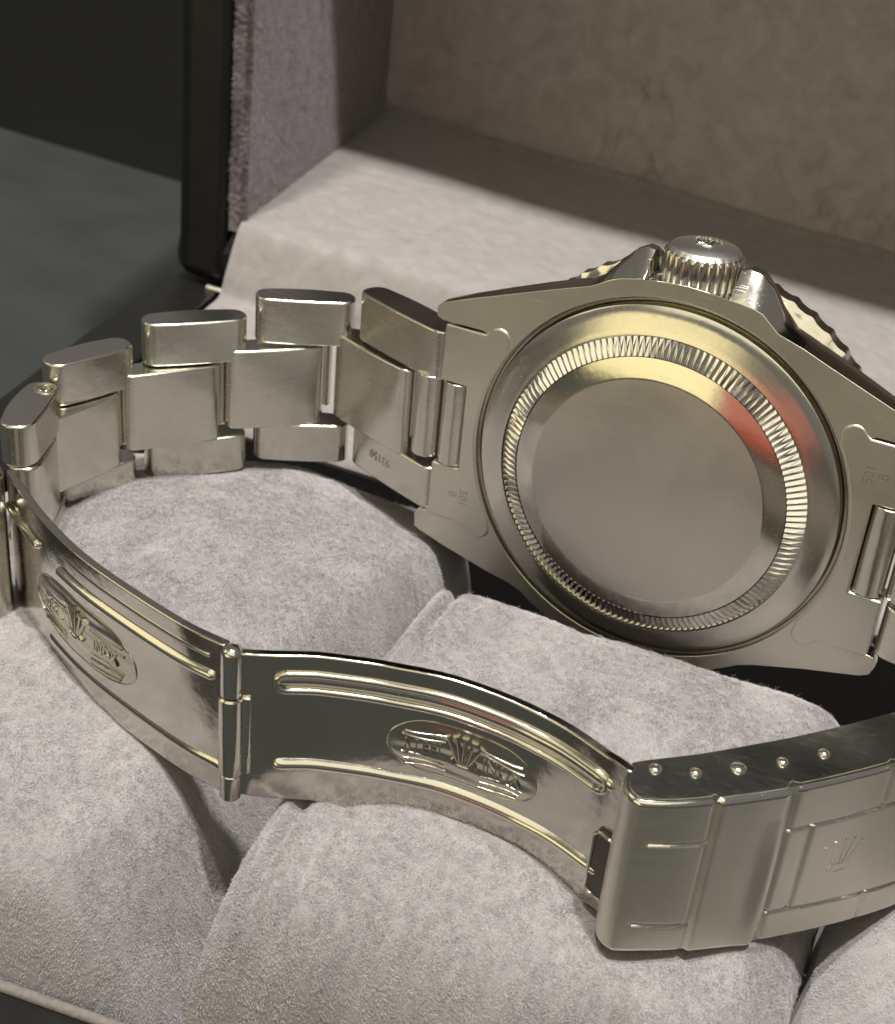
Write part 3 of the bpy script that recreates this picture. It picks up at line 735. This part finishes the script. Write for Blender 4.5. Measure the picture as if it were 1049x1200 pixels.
def sheet_path(name, path, s0, s1, ya, yb, thick, mat, ns=60):
    bm = bmesh.new(); T_ = np.linspace(s0, s1, ns)
    fr = [[bm.verts.new(path.pt(t, y, 0)) for y in (yb(t), ya(t))] for t in T_]
    bk = [[bm.verts.new(path.pt(t, y, -thick)) for y in (yb(t), ya(t))] for t in T_]
    for i in range(ns - 1):
        bm.faces.new((fr[i][0], fr[i][1], fr[i + 1][1], fr[i + 1][0])); bm.faces.new((bk[i][0], bk[i + 1][0], bk[i + 1][1], bk[i][1]))
        for j in (0, 1): bm.faces.new((fr[i][j], fr[i + 1][j], bk[i + 1][j], bk[i][j]))
    for i in (0, ns - 1): bm.faces.new((fr[i][0], fr[i][1], bk[i][1], bk[i][0]))
    o = link(name, from_bm(name, bm), mat, watch, 40)
    return bevel(o, .012, 2, 50)
YT = 1.37
bl1 = sheet_path('clasp_blade', b1, 0, b1.L, lambda t: YT, lambda t: YT - 13.75, .75, M_BLADE)
bl2 = sheet_path('clasp_blade', b2, .45, b2.L, lambda t: YT, lambda t: YT - 13.0 - .9 * math.sin(PI * t / b2.L), .75, M_BLADE)
def ridge(path, s0, s1, yfn, wd, h, parent, name='rib', n=44, mat=None):
    """pressed rib: rounded ridge with rounded ends"""
    V = []; K = 9
    for i in range(n):
        t = s0 + (s1 - s0) * (.5 - .5 * math.cos(PI * i / (n - 1)))
        e = min(t - s0, s1 - t) / (wd * .5); k_ = math.sqrt(max(0, 1 - (1 - min(1, e)) ** 2))
        for j in range(K):
            a = -1 + 2 * j / (K - 1); V.append(path.pt(t, yfn(t) + a * wd / 2 * k_, -.05 + (h + .05) * k_ * math.cos(a * PI / 2) ** .8))
    return link(name, mesh_np(name, V, grid_faces(n, K)), mat or M_POL, parent, 60)
o1 = OFF1
ridge(b1, o1 + 10.0, o1 + 29.5, lambda t: -1.75, 1.05, .42, bl1)
ridge(b1, o1 - 1.8, o1 + 6.3, lambda t: -1.6, 1.0, .42, bl1)
ridge(b1, o1 + 7.2, o1 + 30.2, lambda t: -10.0, 1.25, .22, bl1, mat=M_BLADE)
ridge(b1, o1 + 10.5, o1 + 29.0, lambda t: -.1, .5, .10, bl1, mat=M_BLADE)
def rib_pair(path, s0, s1, yc, wd, parent):
    """hollow pressed bead: raised rim round a shallow trough"""
    n = 120; rad = .30
    pts = []
    L_ = s1 - s0 - wd; per = 2 * L_ + PI * wd
    for i in range(n + 1):
        d_ = per * i / n
        if d_ < L_: p = (s0 + wd / 2 + d_, yc + wd / 2)
        elif d_ < L_ + PI * wd / 2:
            a = PI / 2 - (d_ - L_) / (wd / 2); p = (s1 - wd / 2 + wd / 2 * math.cos(a), yc + wd / 2 * math.sin(a))
        elif d_ < 2 * L_ + PI * wd / 2: p = (s1 - wd / 2 - (d_ - L_ - PI * wd / 2), yc - wd / 2)
        else:
            a = -PI / 2 - (d_ - 2 * L_ - PI * wd / 2) / (wd / 2); p = (s0 + wd / 2 + wd / 2 * math.cos(a), yc + wd / 2 * math.sin(a))
        pts.append(path.pt(p[0], p[1], .05))
    V, F = tube(pts, rad * S, 8, None, (0, .1, 1)); return link('rib', mesh_np('rib', V, F), M_POL, parent, 60)
rib_pair(b2, 3.0, b2.L - 1.6, -.95, 1.45, bl2)
ridge(b2, 3.0, b2.L - 1.0, lambda t: -.75, 1.2, .30, bl2)
ridge(b2, 2.9, b2.L - .8, lambda t: -8.55 + .3 * max(0, (t - 22) / 8), 1.25, .45, bl2)
# embossed cartouches with coronet, ribbon lines and lettering
def cartouche(path, s0, s1, y0, y1, parent, flip, slope=0):
    V, F = [], []
    def addt(pts, r_, n_=6):
        v, f = tube([path.pt(p[0], p[1], p[2] if len(p) > 2 else .02) for p in pts], r_ * S, n_, None, (0, .1, 1)); o = len(V); V.extend(v); F.extend(tuple(i + o for i in ff) for ff in f)
    sc, yc = (s0 + s1) / 2, (y0 + y1) / 2; hw, hh = (s1 - s0) / 2, (y1 - y0) / 2
    def oval(k1, k2):
        return [(sc + hw * k1 * math.copysign(abs(math.cos(t)) ** .55, math.cos(t)), yc + slope * math.cos(t) + hh * k2 * math.copysign(abs(math.sin(t)) ** .8, math.sin(t)) * (1 - .12 * math.cos(2 * t))) for t in np.linspace(0, 2 * PI, 72)]
    P_ = []; K1, K2 = 26, 72
    for i in range(K1):
        k_ = i / (K1 - 1); ov = oval(max(.02, k_), max(.02, k_))
        for j, (p, q) in enumerate(ov[:-1]):
            h = .16 * (1 - k_ ** 5) + .03 * math.sin((q - yc) * 5.2 + .6 * math.sin((p - sc) * .9)) * (1 - k_ ** 8)
            P_.append(path.pt(p, q, h))
    link('cartouche_pad', mesh_np('cartouche_pad', P_, grid_faces(K1, 71, False, True)), M_EMB, parent, 80)
    addt(oval(1, 1), .06)
    for q in (.62, .42, -.45, -.66, -.85):
        for a, c in ((-.9, -.28), (.28, .9)):
            addt([(sc + hw * t, yc + slope * t + hh * (q + .10 * math.sin(t * 5 + q * 3)), .13) for t in np.linspace(a * (1 - .2 * abs(q)), c * (1 - .2 * abs(q)), 16)], .10)
    link('cartouche', mesh_np('cartouche', V, F), M_EMB, parent, 60)
    sg = -1 if flip else 1
    V, F = coronet(lambda p, q: path.pt(sc + sg * p, yc + .35 * sg + sg * q, .20), 1.85, .20)
    link('coronet', mesh_np('coronet', V, F), M_EMB, parent, 60)
    for wd_, cxx in (('STEEL', -.52), ('INOX', .52)):
        me = text_mesh(wd_, 1.6, .10)
        for v in me.vertices:
            q = path.pt(sc + sg * (hw * cxx + v.co.x * .78), yc + sg * slope * cxx + sg * (v.co.y + .02), .17 + v.co.z)
            v.co = q
        link('lettering', me, M_EMB, parent, 0)
cartouche(b2, 11.1 - OFF2, 22.9 - OFF2, -7.2, -2.9, bl2, False)
cartouche(b1, o1 + 5.3, o1 + 20.9, -8.2, -3.4, bl1, False)
# ---- hinge between the blades
def knuckle(y0, y1, rad, dome=False, cx=-15.9, cz=44.75, name='hinge_knuckle'):
    pr = [(.01, y0), (rad * .85, y0), (rad, y0 + .12), (rad, y1 - .12), (rad * .85, y1), (.01, y1)]
    if dome: pr[-3:] = [(rad * math.cos(a), y1 - rad * .8 + rad * .8 * math.sin(a)) for a in np.linspace(0, PI / 2 - .02, 8)]
    V, F = lathe(pr, 32); V = [(v[0] + cx * S, v[2], v[1] + cz * S) for v in V]
    bm = bmesh.new(); vs = [bm.verts.new(v) for v in V]
    for f in F: bm.faces.new([vs[i] for i in f])
    return link(name, from_bm(name, bm), M_POL if dome else M_BLADE, watch, 40)
knuckle(-2.6, 1.75, .82, True)
knuckle(-9.75, -2.65, .95)
knuckle(-12.2, -9.8, .80)
bm = prism([(-15.0, 44.9), (-14.35, 44.75), (-14.3, 44.45), (-15.0, 44.3)], -9.4, -2.4, lambda p, h: (p[0] * S, h * S, p[1] * S))
bevel(link('hinge_wrap', from_bm('hinge_wrap', bm), M_POL, watch, 40), .01)

# ---- clasp cover
cp = Path([(12.95, 41.2), (13.05, 42.4), (13.6, 43.4), (14.5, 43.9), (15.4, 43.7), (17.73, 42.15), (20.2, 39.9), (22.86, 37.35), (25.7, 34.2), (28.4, 30.84), (31.0, 27.2), (33.2, 23.2)],
          [(12.03, 37.36), (12.14, 38.62), (12.72, 39.68), (13.66, 40.2), (14.61, 39.99), (17.07, 38.36), (19.68, 35.98), (22.48, 33.29), (25.48, 29.97), (28.33, 26.43), (31.07, 22.59), (33.39, 18.37)], [-1.79] * 12, [1.055] * 12, 14)
cb_ = Path([(12.08, 37.04), (12.4, 36.3), (15.85, 33.09), (18.41, 30.39), (20.97, 27.6), (24.11, 23.85), (27.09, 19.98), (28.96, 17.1)], None, [-1.79] * 8, [1.055] * 8, 14)
def yb_cov(s_): return -12.15 - .085 * max(0, s_ - 3) - 0.0
ns, ny = 330, 240
Sv = np.linspace(0, cp.L, ns); q = np.linspace(0, 1, ny)
s_off = float(np.interp(15.11, cp.flat[:, 0], cp.s))       # 0 in the measurements along the front
def gauss(v, c_, w_): return np.exp(-((v - c_) / w_) ** 2)
V = []; FLAG = []
for t in Sv:
    m_ = t - s_off + 1.05
    yb_ = yb_cov(m_); Y = YT + (yb_ - YT) * q
    h = np.zeros(ny)
    band = (1 / (1 + math.exp(-(m_ - 6.15) * 14))) * (1 / (1 + math.exp((m_ - 11.3) * 9)))
    bulge = math.exp(-((m_ - 10.9) / .75) ** 2) * np.clip(1 - ((Y + 7.2) / 6.2) ** 2, 0, 1)
    h += .26 * band + .42 * bulge - .32 * math.exp(-((m_ - 11.75) / .3) ** 2) - .16 * math.exp(-((m_ - 5.95) / .18) ** 2)
    lines = np.zeros(ny)
    if 1.7 < m_ < 6.0: lines = gauss(Y, -2.2 - .05 * (m_ - 2), .15) + gauss(Y, -9.45 - .1 * (m_ - 2), .15)
    if m_ > 11.9: lines = gauss(Y, -2.45, .14) + gauss(Y, -10.0 - .09 * (m_ - 12), .15)
    h -= .20 * lines
    inner = ((Y < -2.45) & (Y > -10.05 - .09 * max(0, m_ - 12))).astype(float)
    h -= .20 * math.exp(-((m_ - 13.85) / .26) ** 2) * inner
    h -= .20 * math.exp(-((m_ - 19.9) / .24) ** 2) * (Y > -2.45) + .20 * math.exp(-((m_ - 20.9) / .24) ** 2) * (Y < -10.6)
    h -= .20 * math.exp(-((m_ - 25.2) / .24) ** 2) * inner
    # round the upper and lower edges over
    ed = np.minimum(YT - Y, Y - yb_); h -= .45 * (1 - np.sqrt(np.clip(1 - np.clip(1 - ed / .5, 0, 1) ** 2, 0, 1)))
    FLAG.append((ed < .42) | (lines > .3) | (abs(m_ - 11.45) < .16))
    x, z, nx_, nz_ = cp.at(t)
    for k in range(ny): V.append(((x + nx_ * h[k]) * S, cp.y(t, Y[k]) * S, (z + nz_ * h[k]) * S))
cover = link('clasp_cover', mesh_np('clasp_cover', V, grid_faces(ns, ny)), M_COVER, watch, 70)
cover.data.materials.append(M_FLUTE)
fl_ = np.array(FLAG)
for p in cover.data.polygons:
    i_, j_ = divmod(p.vertices[0], ny)
    if fl_[i_, j_]: p.material_index = 1
so = cover.modifiers.new('solid', 'SOLIDIFY'); so.thickness = .06; so.offset = -1 if False else 1
def side_wall(name, ytop, thick):
    bm = bmesh.new(); K = 60
    T1 = np.linspace(.3, cp.L, K); T2 = np.linspace(0, cb_.L, K)
    def row(T_, P_, h, dy): return [bm.verts.new(P_.pt(t, ytop(t) + dy, h)) for t in T_]
    a, c = row(T1, cp, -.18, 0), row(T2, cb_, 0, 0); a2, c2 = row(T1, cp, -.18, -thick), row(T2, cb_, 0, -thick)
    for i in range(K - 1):
        bm.faces.new((a[i], a[i + 1], c[i + 1], c[i])); bm.faces.new((a2[i], c2[i], c2[i + 1], a2[i + 1]))
        bm.faces.new((a[i], a2[i], a2[i + 1], a[i + 1])); bm.faces.new((c[i], c[i + 1], c2[i + 1], c2[i]))
    return bevel(link(name, from_bm(name, bm), M_FLANGE, cover, 40), .012, 2, 50)
side_wall('side_flange', lambda t: YT - .02, .8)
side_wall('side_flange', lambda t: yb_cov(t - s_off + 1.05) + .9, .8)
for i, (hx, hz) in enumerate([(13.7, 36.45), (16.26, 35.28), (18.7, 33.1), (21.24, 30.7), (23.59, 28.06)]):
    rad = (.50, .46, .60, .46, .46)[i]
    V, F = lathe([(rad * math.cos(a), .32 * math.sin(a)) for a in np.linspace(0, PI / 2 - .02, 8)], 24)
    V = [(v[0] + hx * S, v[2] - 1.81 * S, -v[1] + hz * S) for v in V]
    link('pin_end', mesh_np('pin_end', V, F), M_POL, cover, 50)
# lightly struck coronet on the cover
def cov_pt(p, q):
    return cp.pt(s_off - 1.05 + 17.3 + p, -6.3 + q, -.03)
V, F = coronet(cov_pt, 2.1, .06)
link('coronet', mesh_np('coronet', V, F), M_LINK, cover, 60)
# dark block painted as shade in the catch opening, second blade's end; bright rim
def rrect(s0, s1, y0, y1, rad, k=6):
    out = []
    for cx, cy, a0 in ((s1 - rad, y1 - rad, 0), (s0 + rad, y1 - rad, 90), (s0 + rad, y0 + rad, 180), (s1 - rad, y0 + rad, 270)):
        out += [(cx + rad * math.cos(math.radians(a0 + 90 * i / k)), cy + rad * math.sin(math.radians(a0 + 90 * i / k))) for i in range(k + 1)]
    return out
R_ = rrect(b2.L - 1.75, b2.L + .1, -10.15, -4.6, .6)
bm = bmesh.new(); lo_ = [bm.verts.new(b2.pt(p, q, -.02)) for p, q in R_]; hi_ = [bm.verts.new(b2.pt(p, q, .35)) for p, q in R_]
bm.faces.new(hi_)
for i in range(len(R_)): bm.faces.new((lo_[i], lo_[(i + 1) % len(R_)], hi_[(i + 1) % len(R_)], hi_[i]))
link('latch_slot_shade', from_bm('latch_slot_shade', bm), M_DARK, bl2, 40)
V, F = tube([b2.pt(p, q, .36) for p, q in R_ + R_[:1]], .014, 8, None, (0, .1, 1))
link('latch_rim', mesh_np('latch_rim', V, F), M_POL, bl2, 60)
# ---- last strap piece, wrapping the end of the first blade at the left edge of the picture
CEN = np.array([-12., 20.])
link_piece('end_piece', (-50.6, 32.0), (-45.2, 35.45), -13.3, 1.9, 3.0)
